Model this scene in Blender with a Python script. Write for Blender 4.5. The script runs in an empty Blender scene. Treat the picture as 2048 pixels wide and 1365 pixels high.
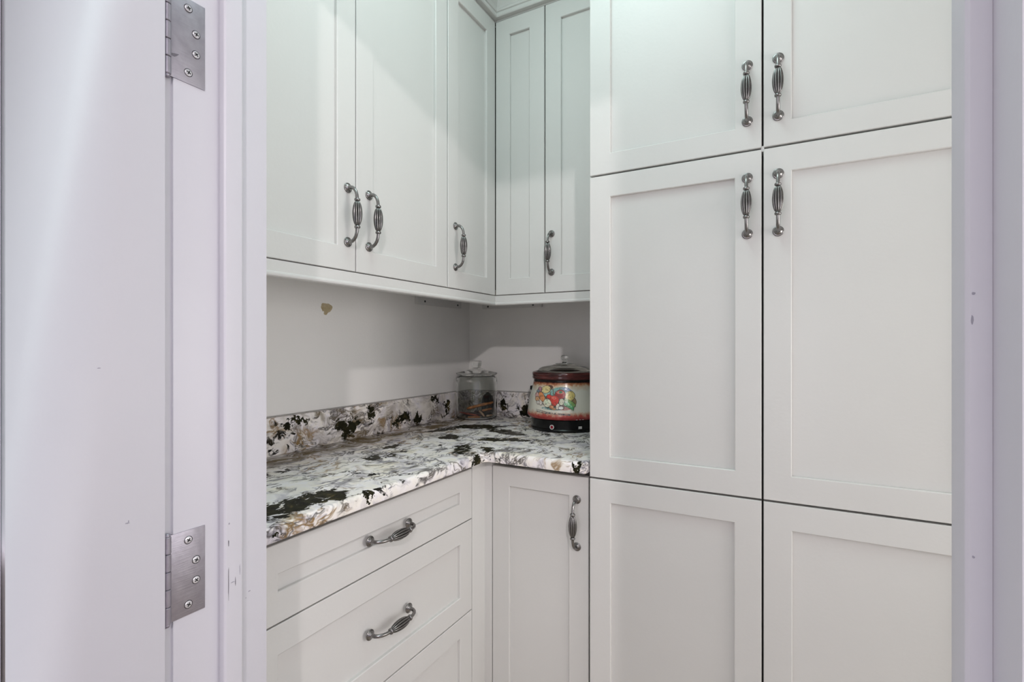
import bpy, bmesh, math, random
from mathutils import Vector, Matrix
random.seed(7)
PI = math.pi
SC = bpy.context.scene
COL = SC.collection

# ------------------------------------------------------------------ camera, world, lights, exposure
cam = bpy.data.cameras.new('camera')
cam.sensor_width = 36.0
cam.lens = 17.824
cam.shift_y = 0.0037
cam.clip_start = 0.02
cam_o = bpy.data.objects.new('camera', cam)
COL.objects.link(cam_o)
YAW = math.atan2(556, 1014)
cam_o.location = (0, 0, 1.21)
cam_o.rotation_euler = (PI / 2, 0, YAW)
SC.camera = cam_o

world = bpy.data.worlds.new('world')
SC.world = world
world.use_nodes = True
world.node_tree.nodes['Background'].inputs[0].default_value = (0.9, 0.9, 1.0, 1)
world.node_tree.nodes['Background'].inputs[1].default_value = 0.3

SC.view_settings.view_transform = 'Standard'
SC.view_settings.look = 'None'
SC.view_settings.gamma = 1.0
SC.view_settings.use_curve_mapping = False
SC.view_settings.exposure = 0.0


def area(name, loc, target, size, power, color, shape='DISK', size_y=None, spread=None):
    l = bpy.data.lights.new(name, 'AREA')
    l.shape = shape
    l.size = size
    if size_y:
        l.size_y = size_y
    l.energy = power
    l.color = color
    if spread:
        l.spread = spread
    o = bpy.data.objects.new(name, l)
    COL.objects.link(o)
    o.location = loc
    d = Vector(target) - Vector(loc)
    o.rotation_euler = d.to_track_quat('-Z', 'Y').to_euler()
    return o


# pantry ceiling lamp (cool white), hall ceiling lamp, pantry and hall windows, added rear fill
area('pantry_lamp', (-0.40, 0.74, 2.57), (-0.40, 0.74, 0), 0.55, 5.7, (0.755, 1.0, 0.985))
area('hall_lamp', (1.20, -1.75, 2.62), (-0.5, 0.9, 1.1), 0.10, 29.0, (1.0, 0.94, 0.955))
area('pantry_window', (1.48, 0.86, 1.17), (0, 0.86, 1.15), 0.68, 11.5, (0.985, 0.96, 0.96), 'RECTANGLE', 0.9)
area('hall_window', (2.38, -1.6, 1.35), (0, -1.6, 1.35), 1.9, 13.0, (0.66, 0.71, 1.0), 'RECTANGLE', 1.9)
area('hall_rear_fill', (-0.95, -2.78, 1.25), (-0.95, 0, 1.25), 2.5, 33.0, (0.935, 0.915, 1.0), 'RECTANGLE', 1.9)  # unseen fill added behind the camera for frontal light on the tall doors

# ------------------------------------------------------------------ materials


def new_mat(name):
    m = bpy.data.materials.new(name)
    m.use_nodes = True
    nt = m.node_tree
    return m, nt, nt.nodes['Principled BSDF']


def N(nt, typ, **kw):
    n = nt.nodes.new(typ)
    for k, v in kw.items():
        if k in ('operation', 'data_type', 'blend_type', 'noise_dimensions', 'feature', 'distance', 'wave_type',
                 'layer_name', 'attribute_name', 'interpolation_type', 'clamp', 'normalize', 'attribute_type'):
            setattr(n, k, v)
        else:
            key = k.replace('__', ' ')
            n.inputs[int(key[1:]) if key[0] == 'i' and key[1:].isdigit() else key].default_value = v
    return n


def ramp(nt, fac, stops, interp='LINEAR'):
    r = nt.nodes.new('ShaderNodeValToRGB')
    r.color_ramp.interpolation = interp
    e = r.color_ramp.elements
    while len(e) < len(stops):
        e.new(0.5)
    for el, (p, c) in zip(e, stops):
        el.position = p
        el.color = c if len(c) == 4 else (*c, 1)
    nt.links.new(fac, r.inputs[0])
    return r.outputs[0]


def mixc(nt, fac, a, b):
    n = nt.nodes.new('ShaderNodeMix')
    n.data_type = 'RGBA'
    for sock, v in ((n.inputs[0], fac), (n.inputs[6], a), (n.inputs[7], b)):
        if hasattr(v, 'links') or isinstance(v, bpy.types.NodeSocket):
            nt.links.new(v, sock)
        else:
            sock.default_value = v if isinstance(v, (int, float)) else (*v[:3], 1)
    return n.outputs[2]


def math_n(nt, op, a, b=None, clamp=False):
    n = nt.nodes.new('ShaderNodeMath')
    n.operation = op
    n.use_clamp = clamp
    for i, v in enumerate((a, b)):
        if v is None:
            continue
        if isinstance(v, bpy.types.NodeSocket):
            nt.links.new(v, n.inputs[i])
        else:
            n.inputs[i].default_value = v
    return n.outputs[0]


def painted(name, color, rough=0.4, var=0.03, bump=0.02, scale=60, spec=0.5):
    m, nt, p = new_mat(name)
    tc = N(nt, 'ShaderNodeTexCoord')
    n1 = N(nt, 'ShaderNodeTexNoise', Scale=3.0, Detail=4.0)
    nt.links.new(tc.outputs['Object'], n1.inputs['Vector'])
    c0 = tuple(c * (1 - var) for c in color)
    c1 = tuple(min(1, c * (1 + var)) for c in color)
    nt.links.new(ramp(nt, n1.outputs[0], [(0.3, c0), (0.7, c1)]), p.inputs['Base Color'])
    n2 = N(nt, 'ShaderNodeTexNoise', Scale=float(scale), Detail=3.0)
    nt.links.new(tc.outputs['Object'], n2.inputs['Vector'])
    b = N(nt, 'ShaderNodeBump', Strength=bump, Distance=0.01)
    nt.links.new(n2.outputs[0], b.inputs['Height'])
    nt.links.new(b.outputs[0], p.inputs['Normal'])
    p.inputs['Roughness'].default_value = rough
    p.inputs['Specular IOR Level'].default_value = spec
    return m


def metal(name, color, rough, metallic=1.0, brushed=0.0):
    m, nt, p = new_mat(name)
    tc = N(nt, 'ShaderNodeTexCoord')
    n1 = N(nt, 'ShaderNodeTexNoise', Scale=90.0, Detail=3.0)
    nt.links.new(tc.outputs['Object'], n1.inputs['Vector'])
    c0 = tuple(c * 0.85 for c in color)
    nt.links.new(ramp(nt, n1.outputs[0], [(0.3, c0), (0.7, color)]), p.inputs['Base Color'])
    p.inputs['Metallic'].default_value = metallic
    p.inputs['Roughness'].default_value = rough
    if brushed:
        mp = N(nt, 'ShaderNodeMapping')
        mp.inputs['Scale'].default_value = (30, 30, 900)
        nt.links.new(tc.outputs['Object'], mp.inputs[0])
        n2 = N(nt, 'ShaderNodeTexNoise', Scale=1.0, Detail=2.0)
        nt.links.new(mp.outputs[0], n2.inputs['Vector'])
        b = N(nt, 'ShaderNodeBump', Strength=brushed, Distance=0.001)
        nt.links.new(n2.outputs[0], b.inputs['Height'])
        nt.links.new(b.outputs[0], p.inputs['Normal'])
    return m


M = {}
M['cabinet'] = painted('cabinet_paint', (0.68, 0.668, 0.645), 0.38, 0.012, 0.025, 120)
M['carcass'] = painted('carcass_inside', (0.22, 0.205, 0.17), 0.6, 0.05)
M['gap_shade'] = painted('gap_shade_paint', (0.06, 0.055, 0.045), 0.6, 0.05)  # carcass fronts coloured dark, the shade of the door gaps painted in
M['jamb'] = painted('jamb_paint', (0.61, 0.60, 0.64), 0.42, 0.012, 0.02, 80)
M['wall'] = painted('pantry_wall_paint', (0.90, 0.88, 0.845), 0.6, 0.015, 0.05, 220)
M['hall_wall'] = painted('hall_wall_paint', (0.80, 0.79, 0.80), 0.6, 0.015, 0.05, 220)
M['ceiling'] = painted('ceiling_paint', (0.86, 0.86, 0.85), 0.7, 0.01)
M['pewter'] = metal('antique_pewter', (0.26, 0.25, 0.245), 0.24, 1.0)
M['pewter_dark'] = metal('pewter_patina', (0.022, 0.021, 0.020), 0.5, 0.8)
M['nickel'] = metal('brushed_nickel', (0.40, 0.38, 0.43), 0.42, 0.9, 0.15)
M['screw'] = metal('screw_steel', (0.74, 0.73, 0.77), 0.35, 0.8)
M['slot'] = painted('screw_recess', (0.025, 0.024, 0.028), 0.5, 0.1)
M['scuff'] = painted('scuff_grey', (0.34, 0.33, 0.38), 0.7, 0.1)
M['scuff_dark'] = painted('scuff_dark', (0.14, 0.13, 0.15), 0.7, 0.1)
M['caulk'] = painted('splash_caulk', (0.40, 0.385, 0.36), 0.6, 0.05)
M['crock_black'] = painted('black_plastic', (0.004, 0.004, 0.0045), 0.25, 0.1, 0.0, spec=0.3)
M['black_matte'] = painted('black_rubber', (0.006, 0.006, 0.006), 0.7, 0.1, 0.1)
M['label_white'] = painted('label_white', (0.75, 0.74, 0.72), 0.5, 0.05)
M['ink'] = painted('printed_ink', (0.09, 0.085, 0.09), 0.5, 0.1)
M['red_lens'] = painted('red_indicator', (0.28, 0.006, 0.02), 0.2, 0.1)


def wood_floor():
    m, nt, p = new_mat('floor_wood')
    tc = N(nt, 'ShaderNodeTexCoord')
    mp = N(nt, 'ShaderNodeMapping')
    mp.inputs['Scale'].default_value = (1.2, 12, 1)
    nt.links.new(tc.outputs['Object'], mp.inputs[0])
    n = N(nt, 'ShaderNodeTexNoise', Scale=3.0, Detail=6.0)
    nt.links.new(mp.outputs[0], n.inputs['Vector'])
    nt.links.new(ramp(nt, n.outputs[0], [(0.3, (0.40, 0.33, 0.26)), (0.7, (0.56, 0.48, 0.39))]), p.inputs['Base Color'])
    p.inputs['Roughness'].default_value = 0.4
    return m


M['floor'] = wood_floor()


def glass_mat(name, tint):
    m, nt, p = new_mat(name)
    n = N(nt, 'ShaderNodeTexNoise', Scale=14.0, Detail=2.0)
    tc = N(nt, 'ShaderNodeTexCoord')
    nt.links.new(tc.outputs['Object'], n.inputs['Vector'])
    b = N(nt, 'ShaderNodeBump', Strength=0.03, Distance=0.004)
    nt.links.new(n.outputs[0], b.inputs['Height'])
    nt.links.new(b.outputs[0], p.inputs['Normal'])
    p.inputs['Base Color'].default_value = (*tint, 1)
    p.inputs['Transmission Weight'].default_value = 1.0
    p.inputs['Roughness'].default_value = 0.02
    p.inputs['IOR'].default_value = 1.46
    return m


M['glass'] = glass_mat('clear_glass', (0.97, 0.985, 0.965))
M['lid_glass'] = glass_mat('lid_glass', (0.80, 0.80, 0.72))


def granite():
    """white, grey and gold exotic granite with black and dark green mineral patches"""
    m, nt, p = new_mat('exotic_granite')
    L = nt.links
    tc = N(nt, 'ShaderNodeTexCoord')
    pos = tc.outputs['Object']
    # warp the coordinates so that the mineral grains flow
    w1 = N(nt, 'ShaderNodeTexNoise', Scale=6.5, Detail=3.0, Roughness=0.55)
    L.new(pos, w1.inputs['Vector'])
    v = N(nt, 'ShaderNodeVectorMath', operation='SUBTRACT')
    L.new(w1.outputs['Color'], v.inputs[0])
    v.inputs[1].default_value = (0.5, 0.5, 0.5)
    v2 = N(nt, 'ShaderNodeVectorMath', operation='SCALE')
    v2.inputs['Scale'].default_value = 0.16
    L.new(v.outputs[0], v2.inputs[0])
    v3 = N(nt, 'ShaderNodeVectorMath', operation='ADD')
    L.new(pos, v3.inputs[0])
    L.new(v2.outputs[0], v3.inputs[1])
    wp = v3.outputs[0]
    # small warp for ragged patch borders
    w2 = N(nt, 'ShaderNodeTexNoise', Scale=42.0, Detail=4.0, Roughness=0.7)
    L.new(pos, w2.inputs['Vector'])

    def noise(vec, scale, detail=4.0, rough=0.55, dist=0.0, off=(0, 0, 0), stretch=(1, 1, 1), rot=(0, 0, 0)):
        mp = N(nt, 'ShaderNodeMapping')
        mp.inputs['Location'].default_value = off
        mp.inputs['Scale'].default_value = stretch
        mp.inputs['Rotation'].default_value = rot
        L.new(vec, mp.inputs[0])
        n = N(nt, 'ShaderNodeTexNoise', Scale=float(scale), Detail=detail, Roughness=rough, Distortion=dist)
        L.new(mp.outputs[0], n.inputs['Vector'])
        return n.outputs[0]

    def ridge(sock):
        return math_n(nt, 'ABSOLUTE', math_n(nt, 'SUBTRACT', sock, 0.5))

    # ground: cream to cool white, with faint lavender grey clouds
    g = noise(wp, 9, 4)
    base = ramp(nt, g, [(0.28, (0.70, 0.65, 0.59)), (0.38, (0.94, 0.89, 0.82)), (0.54, (0.96, 0.915, 0.925)),
                        (0.66, (0.94, 0.87, 0.75)), (0.80, (0.74, 0.64, 0.48))])
    lav = noise(wp, 13, 5, 0.6, 0.4, (3.1, 0, 0))
    base = mixc(nt, ramp(nt, lav, [(0.52, (0, 0, 0)), (0.64, (0.8, 0.8, 0.8))]), base, (0.56, 0.52, 0.57))
    # cream veins
    cr = ridge(noise(wp, 12, 3, 0.5, 0.8, (0, 5.5, 0)))
    base = mixc(nt, ramp(nt, cr, [(0.0, (0.75, 0.75, 0.75)), (0.05, (0, 0, 0))]), base, (0.94, 0.89, 0.82))
    # feathery grey strokes, two directions
    for k, (rt, off, sc, col, hi) in enumerate((((0.4, 0.2, 0.9), (1, 2, 3), 9, (0.10, 0.09, 0.085), 0.026),
                                              ((0.9, 0.3, -0.6), (7, 1, 0), 15, (0.21, 0.195, 0.22), 0.045),
                                              ((0.1, 0.8, 0.2), (2, 9, 4), 22, (0.13, 0.105, 0.08), 0.04))):
        s = ridge(noise(wp, sc, 4.5, 0.65, 0.35, off, (1, 0.36, 1), rt))
        msk = noise(wp, 7 + 3 * k, 2, 0.5, 0.0, (k * 4.0, 1, 2))
        f1 = ramp(nt, s, [(0.0, (1, 1, 1)), (hi, (0, 0, 0))])
        f2 = ramp(nt, msk, [(0.485, (0, 0, 0)), (0.56, (1, 1, 1))])
        base = mixc(nt, math_n(nt, 'MULTIPLY', f1, f2), base, col)
    # gold and rust seams
    s = ridge(noise(wp, 11, 4, 0.65, 0.35, (0, 0, 7), (1, 0.6, 1), (0.5, 0.2, 0.8)))
    msk = noise(pos, 5, 3, 0.5, 0.0, (8, 3, 1))
    f = math_n(nt, 'MULTIPLY', ramp(nt, s, [(0.0, (1, 1, 1)), (0.04, (0, 0, 0))]),
               ramp(nt, msk, [(0.52, (0, 0, 0)), (0.60, (0.9, 0.9, 0.9))]))
    base = mixc(nt, f, base, (0.31, 0.19, 0.07))
    # crowded black flecks, in clusters
    fl = noise(wp, 30, 4, 0.65, 0.6, (4, 4, 0), (1, 0.6, 1), (0.3, 0.5, 0.7))
    msk = noise(pos, 6, 3, 0.5, 0.0, (1, 6, 5))
    f = math_n(nt, 'MULTIPLY', ramp(nt, fl, [(0.58, (0, 0, 0)), (0.62, (1, 1, 1))]),
               ramp(nt, msk, [(0.47, (0, 0, 0)), (0.56, (1, 1, 1))]))
    base = mixc(nt, f, base, (0.022, 0.020, 0.017))
    # brown band along the back of the left leg, a vein of the slab that runs beside the splash
    xyz = N(nt, 'ShaderNodeSeparateXYZ')
    L.new(wp, xyz.inputs[0])
    band = math_n(nt, 'ABSOLUTE', math_n(nt, 'ADD', xyz.outputs[0], 1.15))
    bf = math_n(nt, 'MULTIPLY', ramp(nt, band, [(0.02, (1, 1, 1)), (0.075, (0, 0, 0))]),
                ramp(nt, noise(wp, 26, 5, 0.65, 0.8, (0, 0, 2), (1, 0.35, 1)), [(0.42, (0, 0, 0)), (0.56, (1, 1, 1))]))
    base = mixc(nt, bf, base, (0.16, 0.115, 0.05))
    # the large dark mineral patches
    rag = N(nt, 'ShaderNodeVectorMath', operation='SUBTRACT')
    L.new(w2.outputs['Color'], rag.inputs[0])
    rag.inputs[1].default_value = (0.5, 0.5, 0.5)
    rag2 = N(nt, 'ShaderNodeVectorMath', operation='SCALE')
    rag2.inputs['Scale'].default_value = 0.085
    L.new(rag.outputs[0], rag2.inputs[0])
    rp = N(nt, 'ShaderNodeVectorMath', operation='ADD')
    L.new(pos, rp.inputs[0])
    L.new(rag2.outputs[0], rp.inputs[1])
    patches = [  # centre, half sizes, turn in the plane
        ((-0.805, 0.600, 0.914), (0.042, 0.095, 0.05), 0.10),
        ((-0.797, 0.690, 0.914), (0.042, 0.050, 0.05), -0.3),
        ((-0.955, 0.990, 0.914), (0.020, 0.036, 0.04), 0.5),
        ((-0.935, 1.035, 0.914), (0.012, 0.030, 0.04), 0.5),
        ((-1.018, 1.128, 0.914), (0.020, 0.048, 0.04), 0.4),
        ((-0.955, 1.330, 0.914), (0.034, 0.045, 0.04), 0.2),
        ((-0.815, 1.190, 0.914), (0.026, 0.075, 0.05), 0.35),
        ((-0.752, 1.228, 0.914), (0.020, 0.035, 0.04), 0.9),
        ((-0.795, 1.370, 0.914), (0.075, 0.034, 0.05), 0.45),
        ((-0.740, 1.392, 0.914), (0.050, 0.018, 0.04), 0.0),
        ((-0.985, 1.550, 0.914), (0.100, 0.050, 0.04), 0.5),
        ((-0.850, 1.500, 0.914), (0.095, 0.036, 0.04), -0.35),
        ((-1.060, 1.440, 0.914), (0.030, 0.080, 0.04), -0.2),
        ((-0.742, 1.150, 0.898), (0.03, 0.018, 0.019), 0.0),
        ((-0.748, 0.756, 0.908), (0.016, 0.010, 0.012), 0.0),
        ((-0.742, 0.548, 0.894), (0.012, 0.007, 0.006), 0.0),
        ((-0.474, 1.198, 0.902), (0.012, 0.016, 0.022), 0.0),
        ((-1.205, 0.960, 0.996), (0.05, 0.030, 0.010), 0.0),
        ((-1.205, 0.915, 0.990), (0.05, 0.012, 0.014), 0.0),
        ((-1.205, 1.105, 0.962), (0.05, 0.026, 0.018), 0.0),
        ((-1.205, 1.150, 0.955), (0.05, 0.032, 0.020), 0.4),
        ((-1.205, 1.125, 0.936), (0.05, 0.014, 0.022), 0.0),
        ((-1.205, 1.235, 0.990), (0.05, 0.018, 0.026), 0.3),
        ((-1.205, 1.390, 0.950), (0.05, 0.040, 0.020), 0.3),
        ((-1.205, 1.330, 0.938), (0.05, 0.028, 0.018), 0.0),
        ((-1.205, 1.470, 0.940), (0.05, 0.020, 0.020), 0.0),
        ((-1.205, 1.570, 1.000), (0.05, 0.030, 0.010), -0.4),
        ((-1.205, 1.650, 0.965), (0.05, 0.024, 0.028), 0.0),
        ((-1.040, 1.830, 0.968), (0.020, 0.05, 0.028), 0.4),
        ((-0.935, 1.830, 0.942), (0.034, 0.05, 0.026), 0.0),
        ((-0.905, 1.830, 0.980), (0.020, 0.05, 0.026), 0.0),
    ]
    mn = None
    for c, r, a in patches:
        mp = N(nt, 'ShaderNodeMapping')
        mp.vector_type = 'TEXTURE'
        mp.inputs['Location'].default_value = c
        mp.inputs['Rotation'].default_value = (0, 0, a) if abs(r[2]) >= 0.03 else (a, 0, 0)
        mp.inputs['Scale'].default_value = r
        L.new(rp.outputs[0], mp.inputs[0])
        ln = N(nt, 'ShaderNodeVectorMath', operation='LENGTH')
        L.new(mp.outputs[0], ln.inputs[0])
        mn = ln.outputs['Value'] if mn is None else math_n(nt, 'MINIMUM', mn, ln.outputs['Value'])
    holes = noise(wp, 48, 3, 0.6, 0.5, (0, 3, 3), (1, 0.5, 1))
    dark = ramp(nt, noise(pos, 38, 4, 0.6, 0.6), [(0.35, (0.010, 0.010, 0.007)), (0.58, (0.030, 0.028, 0.014)),
                                                  (0.72, (0.12, 0.09, 0.035))])
    pm = math_n(nt, 'MULTIPLY', ramp(nt, mn, [(0.90, (1, 1, 1)), (1.0, (0, 0, 0))]),
                ramp(nt, holes, [(0.60, (1, 1, 1)), (0.64, (0, 0, 0))]))
    base = mixc(nt, pm, base, dark)
    L.new(base, p.inputs['Base Color'])
    p.inputs['Roughness'].default_value = 0.26
    p.inputs['Specular IOR Level'].default_value = 0.03
    return m


M['granite'] = granite()


def crock_glaze():
    m, nt, p = new_mat('crock_glaze')
    L = nt.links
    tc = N(nt, 'ShaderNodeTexCoord')
    xyz = N(nt, 'ShaderNodeSeparateXYZ')
    L.new(tc.outputs['Object'], xyz.inputs[0])
    n = N(nt, 'ShaderNodeTexNoise', Scale=70.0, Detail=5.0, Roughness=0.7)
    L.new(tc.outputs['Object'], n.inputs['Vector'])
    n2 = N(nt, 'ShaderNodeTexNoise', Scale=22.0, Detail=3.0)
    L.new(tc.outputs['Object'], n2.inputs['Vector'])
    j = math_n(nt, 'MULTIPLY', math_n(nt, 'SUBTRACT', n.outputs[0], 0.5), 0.028)
    j2 = math_n(nt, 'MULTIPLY', math_n(nt, 'SUBTRACT', n2.outputs[0], 0.5), 0.02)
    z = math_n(nt, 'ADD', xyz.outputs[2], math_n(nt, 'ADD', j, j2))
    zz = math_n(nt, 'DIVIDE', z, 0.20)
    col = ramp(nt, zz, [(0.15, (0.16, 0.012, 0.012)), (0.24, (0.33, 0.035, 0.035)), (0.285, (0.45, 0.09, 0.07)),
                        (0.325, (0.62, 0.42, 0.30)), (0.36, (0.70, 0.67, 0.57)), (0.70, (0.70, 0.68, 0.59)),
                        (0.775, (0.62, 0.50, 0.36)), (0.81, (0.45, 0.19, 0.09)), (0.85, (0.14, 0.025, 0.02))])
    L.new(col, p.inputs['Base Color'])
    p.inputs['Roughness'].default_value = 0.18
    return m


M['crock'] = crock_glaze()


def maroon():
    m, nt, p = new_mat('maroon_glaze')
    tc = N(nt, 'ShaderNodeTexCoord')
    mp = N(nt, 'ShaderNodeMapping')
    mp.inputs['Scale'].default_value = (1, 1, 6)
    nt.links.new(tc.outputs['Object'], mp.inputs[0])
    n = N(nt, 'ShaderNodeTexNoise', Scale=14.0, Detail=4.0)
    nt.links.new(mp.outputs[0], n.inputs['Vector'])
    nt.links.new(ramp(nt, n.outputs[0], [(0.35, (0.035, 0.008, 0.008)), (0.65, (0.13, 0.028, 0.024))]), p.inputs['Base Color'])
    p.inputs['Roughness'].default_value = 0.12
    return m


M['maroon'] = maroon()


def print_mat():
    m, nt, p = new_mat('printed_picture')
    a = N(nt, 'ShaderNodeAttribute')
    a.attribute_name = 'print_colour'
    n = N(nt, 'ShaderNodeTexNoise', Scale=160.0, Detail=3.0)
    tc = N(nt, 'ShaderNodeTexCoord')
    nt.links.new(tc.outputs['Object'], n.inputs['Vector'])
    dk = mixc(nt, 0.55, a.outputs['Color'], (0.10, 0.08, 0.06))
    lt = mixc(nt, 0.03, a.outputs['Color'], (1, 1, 0.9))
    nt.links.new(mixc(nt, ramp(nt, n.outputs[0], [(0.36, (0, 0, 0)), (0.5, (1, 1, 1))]), dk, lt), p.inputs['Base Color'])
    p.inputs['Roughness'].default_value = 0.25
    return m


M['print'] = print_mat()


def stick_mat(name, c0, c1):
    m, nt, p = new_mat(name)
    tc = N(nt, 'ShaderNodeTexCoord')
    n = N(nt, 'ShaderNodeTexNoise', Scale=55.0, Detail=4.0)
    nt.links.new(tc.outputs['Object'], n.inputs['Vector'])
    nt.links.new(ramp(nt, n.outputs[0], [(0.35, c0), (0.65, c1)]), p.inputs['Base Color'])
    p.inputs['Roughness'].default_value = 0.5
    return m


M['stick_orange'] = stick_mat('stick_orange', (0.34, 0.11, 0.03), (0.62, 0.27, 0.09))
M['stick_red'] = stick_mat('stick_red', (0.20, 0.03, 0.02), (0.42, 0.09, 0.05))
M['stick_tan'] = stick_mat('stick_tan', (0.36, 0.21, 0.12), (0.62, 0.44, 0.30))
M['stick_dark'] = stick_mat('stick_dark', (0.03, 0.012, 0.008), (0.09, 0.03, 0.02))
M['glue'] = stick_mat('dried_glue', (0.42, 0.335, 0.19), (0.56, 0.48, 0.33))

# ------------------------------------------------------------------ mesh helpers


def link_mesh(name, verts, faces, mat, parent=None, smooth=False, mats=None, fmat=None, loc=None):
    me = bpy.data.meshes.new(name)
    me.from_pydata([tuple(v) for v in verts], [], faces)
    me.update()
    bm = bmesh.new()
    bm.from_mesh(me)
    bmesh.ops.recalc_face_normals(bm, faces=bm.faces)
    bm.to_mesh(me)
    bm.free()
    for mm in (mats or [mat]):
        me.materials.append(mm)
    if fmat:
        for p_, k in zip(me.polygons, fmat):
            p_.material_index = k
    if smooth:
        for p_ in me.polygons:
            p_.use_smooth = True
    return link_data(name, me, parent, loc)


def link_data(name, me, parent=None, loc=None):
    o = bpy.data.objects.new(name, me)
    COL.objects.link(o)
    if parent is not None:
        o.parent = parent
    if loc is not None:
        o.location = loc
    return o


class MB:
    """collects boxes and prisms into one mesh"""

    def __init__(self):
        self.v, self.f, self.k = [], [], []

    def add(self, vs, fs, k=0):
        b = len(self.v)
        self.v += [tuple(x) for x in vs]
        self.f += [tuple(i + b for i in f) for f in fs]
        self.k += [k] * len(fs)
        return self

    def box(self, x0, x1, y0, y1, z0, z1, k=0):
        vs = [(x, y, z) for z in (z0, z1) for y in (y0, y1) for x in (x0, x1)]
        return self.add(vs, [(0, 2, 3, 1), (4, 5, 7, 6), (0, 1, 5, 4), (2, 6, 7, 3), (0, 4, 6, 2), (1, 3, 7, 5)], k)

    def prism(self, poly, z0, z1, k=0):
        n = len(poly)
        vs = [(x, y, z0) for x, y in poly] + [(x, y, z1) for x, y in poly]
        fs = [tuple(range(n))[::-1], tuple(range(n, 2 * n))] + [(i, (i + 1) % n, n + (i + 1) % n, n + i) for i in range(n)]
        return self.add(vs, fs, k)

    def lathe(self, prof, seg=40, c=(0, 0, 0), k=0, closed=False):
        vs, fs = [], []
        n = len(prof)
        for i in range(seg):
            a = 2 * PI * i / seg
            for r, z in prof:
                vs.append((c[0] + r * math.cos(a), c[1] + r * math.sin(a), c[2] + z))
        for i in range(seg):
            j = (i + 1) % seg
            for q in range(n if closed else n - 1):
                q2 = (q + 1) % n
                fs.append((i * n + q, j * n + q, j * n + q2, i * n + q2))
        return self.add(vs, fs, k)

    def build(self, name, mat, parent=None, bevel=0.0, seg=2, smooth=False, loc=None, mats=None):
        o = link_mesh(name, self.v, self.f, mat, parent, smooth, mats, self.k if mats else None, loc)
        bm = bmesh.new()
        bm.from_mesh(o.data)
        bmesh.ops.remove_doubles(bm, verts=bm.verts, dist=1e-6)
        if bevel:
            es = [e for e in bm.edges if len(e.link_faces) == 2 and e.calc_face_angle(0) > 0.5]
            bmesh.ops.bevel(bm, geom=es, offset=bevel, segments=seg, profile=0.6, affect='EDGES', clamp_overlap=True)
        bmesh.ops.recalc_face_normals(bm, faces=bm.faces)
        bm.to_mesh(o.data)
        bm.free()
        if bevel:
            sharp_smooth(o.data)
        return o


def sharp_smooth(me, ang=0.6):
    for p_ in me.polygons:
        p_.use_smooth = True
    bm = bmesh.new()
    bm.from_mesh(me)
    for e in bm.edges:
        e.smooth = not (len(e.link_faces) == 2 and e.calc_face_angle(0) > ang)
    bm.to_mesh(me)
    bm.free()


def empty(name, loc, rz=0.0):
    o = bpy.data.objects.new(name, None)
    COL.objects.link(o)
    o.location = loc
    o.rotation_euler = (0, 0, rz)
    o.empty_display_size = 0.05
    return o


def tag(o, label=None, cat=None, group=None, kind=None):
    if label:
        o['label'] = label
    if cat:
        o['category'] = cat
    if group:
        o['group'] = group
    if kind:
        o['kind'] = kind
    return o


def struct(o, label=None):
    o['kind'] = 'structure'
    if label:
        o['label'] = label
    return o


# ------------------------------------------------------------------ levels and planes (metres)
CEIL = 2.60
WX, WY = -1.22, 1.84            # pantry left wall face and back wall face
FW0, FW1 = 0.329, 0.450         # door wall: hall face, pantry face
JL, JR = -0.632, 0.097          # door jamb faces
UX, UY = -0.875, 1.4785         # upper door fronts
DX, BY, TY = -0.766, 1.235, 1.22  # drawer fronts, base door front, tall door fronts
HALL_B = -2.8

# ------------------------------------------------------------------ room shell
struct(MB().box(-2.4, 2.4, HALL_B, 2.0, -0.05, 0.0).build('floor', M['floor']))
struct(MB().box(-2.4, 2.4, HALL_B - .1, 2.0, CEIL + .12, CEIL + .2).build('ceiling', M['ceiling']))
struct(MB().box(WX, 1.55, FW1, WY, CEIL, CEIL + .05).build('ceiling_1', M['ceiling']))
wl = struct(MB().box(WX - .10, WX, FW1, WY + .1, 0, CEIL + .12).build('wall_left', M['wall']))
wb = struct(MB().box(WX, 1.60, WY, WY + .10, 0, CEIL + .12).build('wall_back', M['wall']))
struct(MB().box(.3445, 1.50, TY + .03, TY + .13, 0, CEIL).build('wall_back_right', M['wall']))
struct(MB().box(1.50, 1.60, FW1, WY, 0, CEIL + .12).build('wall_right', M['wall']))
HEAD = 2.06
wf = MB()
wf.box(-2.4, JL - .019, FW0, FW1, 0, CEIL + .12)
wf.box(JR + .019, 2.4, FW0, FW1, 0, CEIL + .12)
wf.box(JL - .019, JR + .019, FW0, FW1, HEAD + .019, CEIL + .12)
struct(wf.build('wall_front', M['hall_wall']))
struct(MB().box(-2.5, -2.4, HALL_B, FW1, 0, CEIL + .12).build('wall_hall_left', M['hall_wall']))
struct(MB().box(2.4, 2.5, HALL_B, FW1, 0, CEIL + .12).build('wall_hall_right', M['hall_wall']))
struct(MB().box(-2.5, 2.5, HALL_B - .1, HALL_B, 0, CEIL + .12).build('wall_rear', M['hall_wall']))

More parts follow.
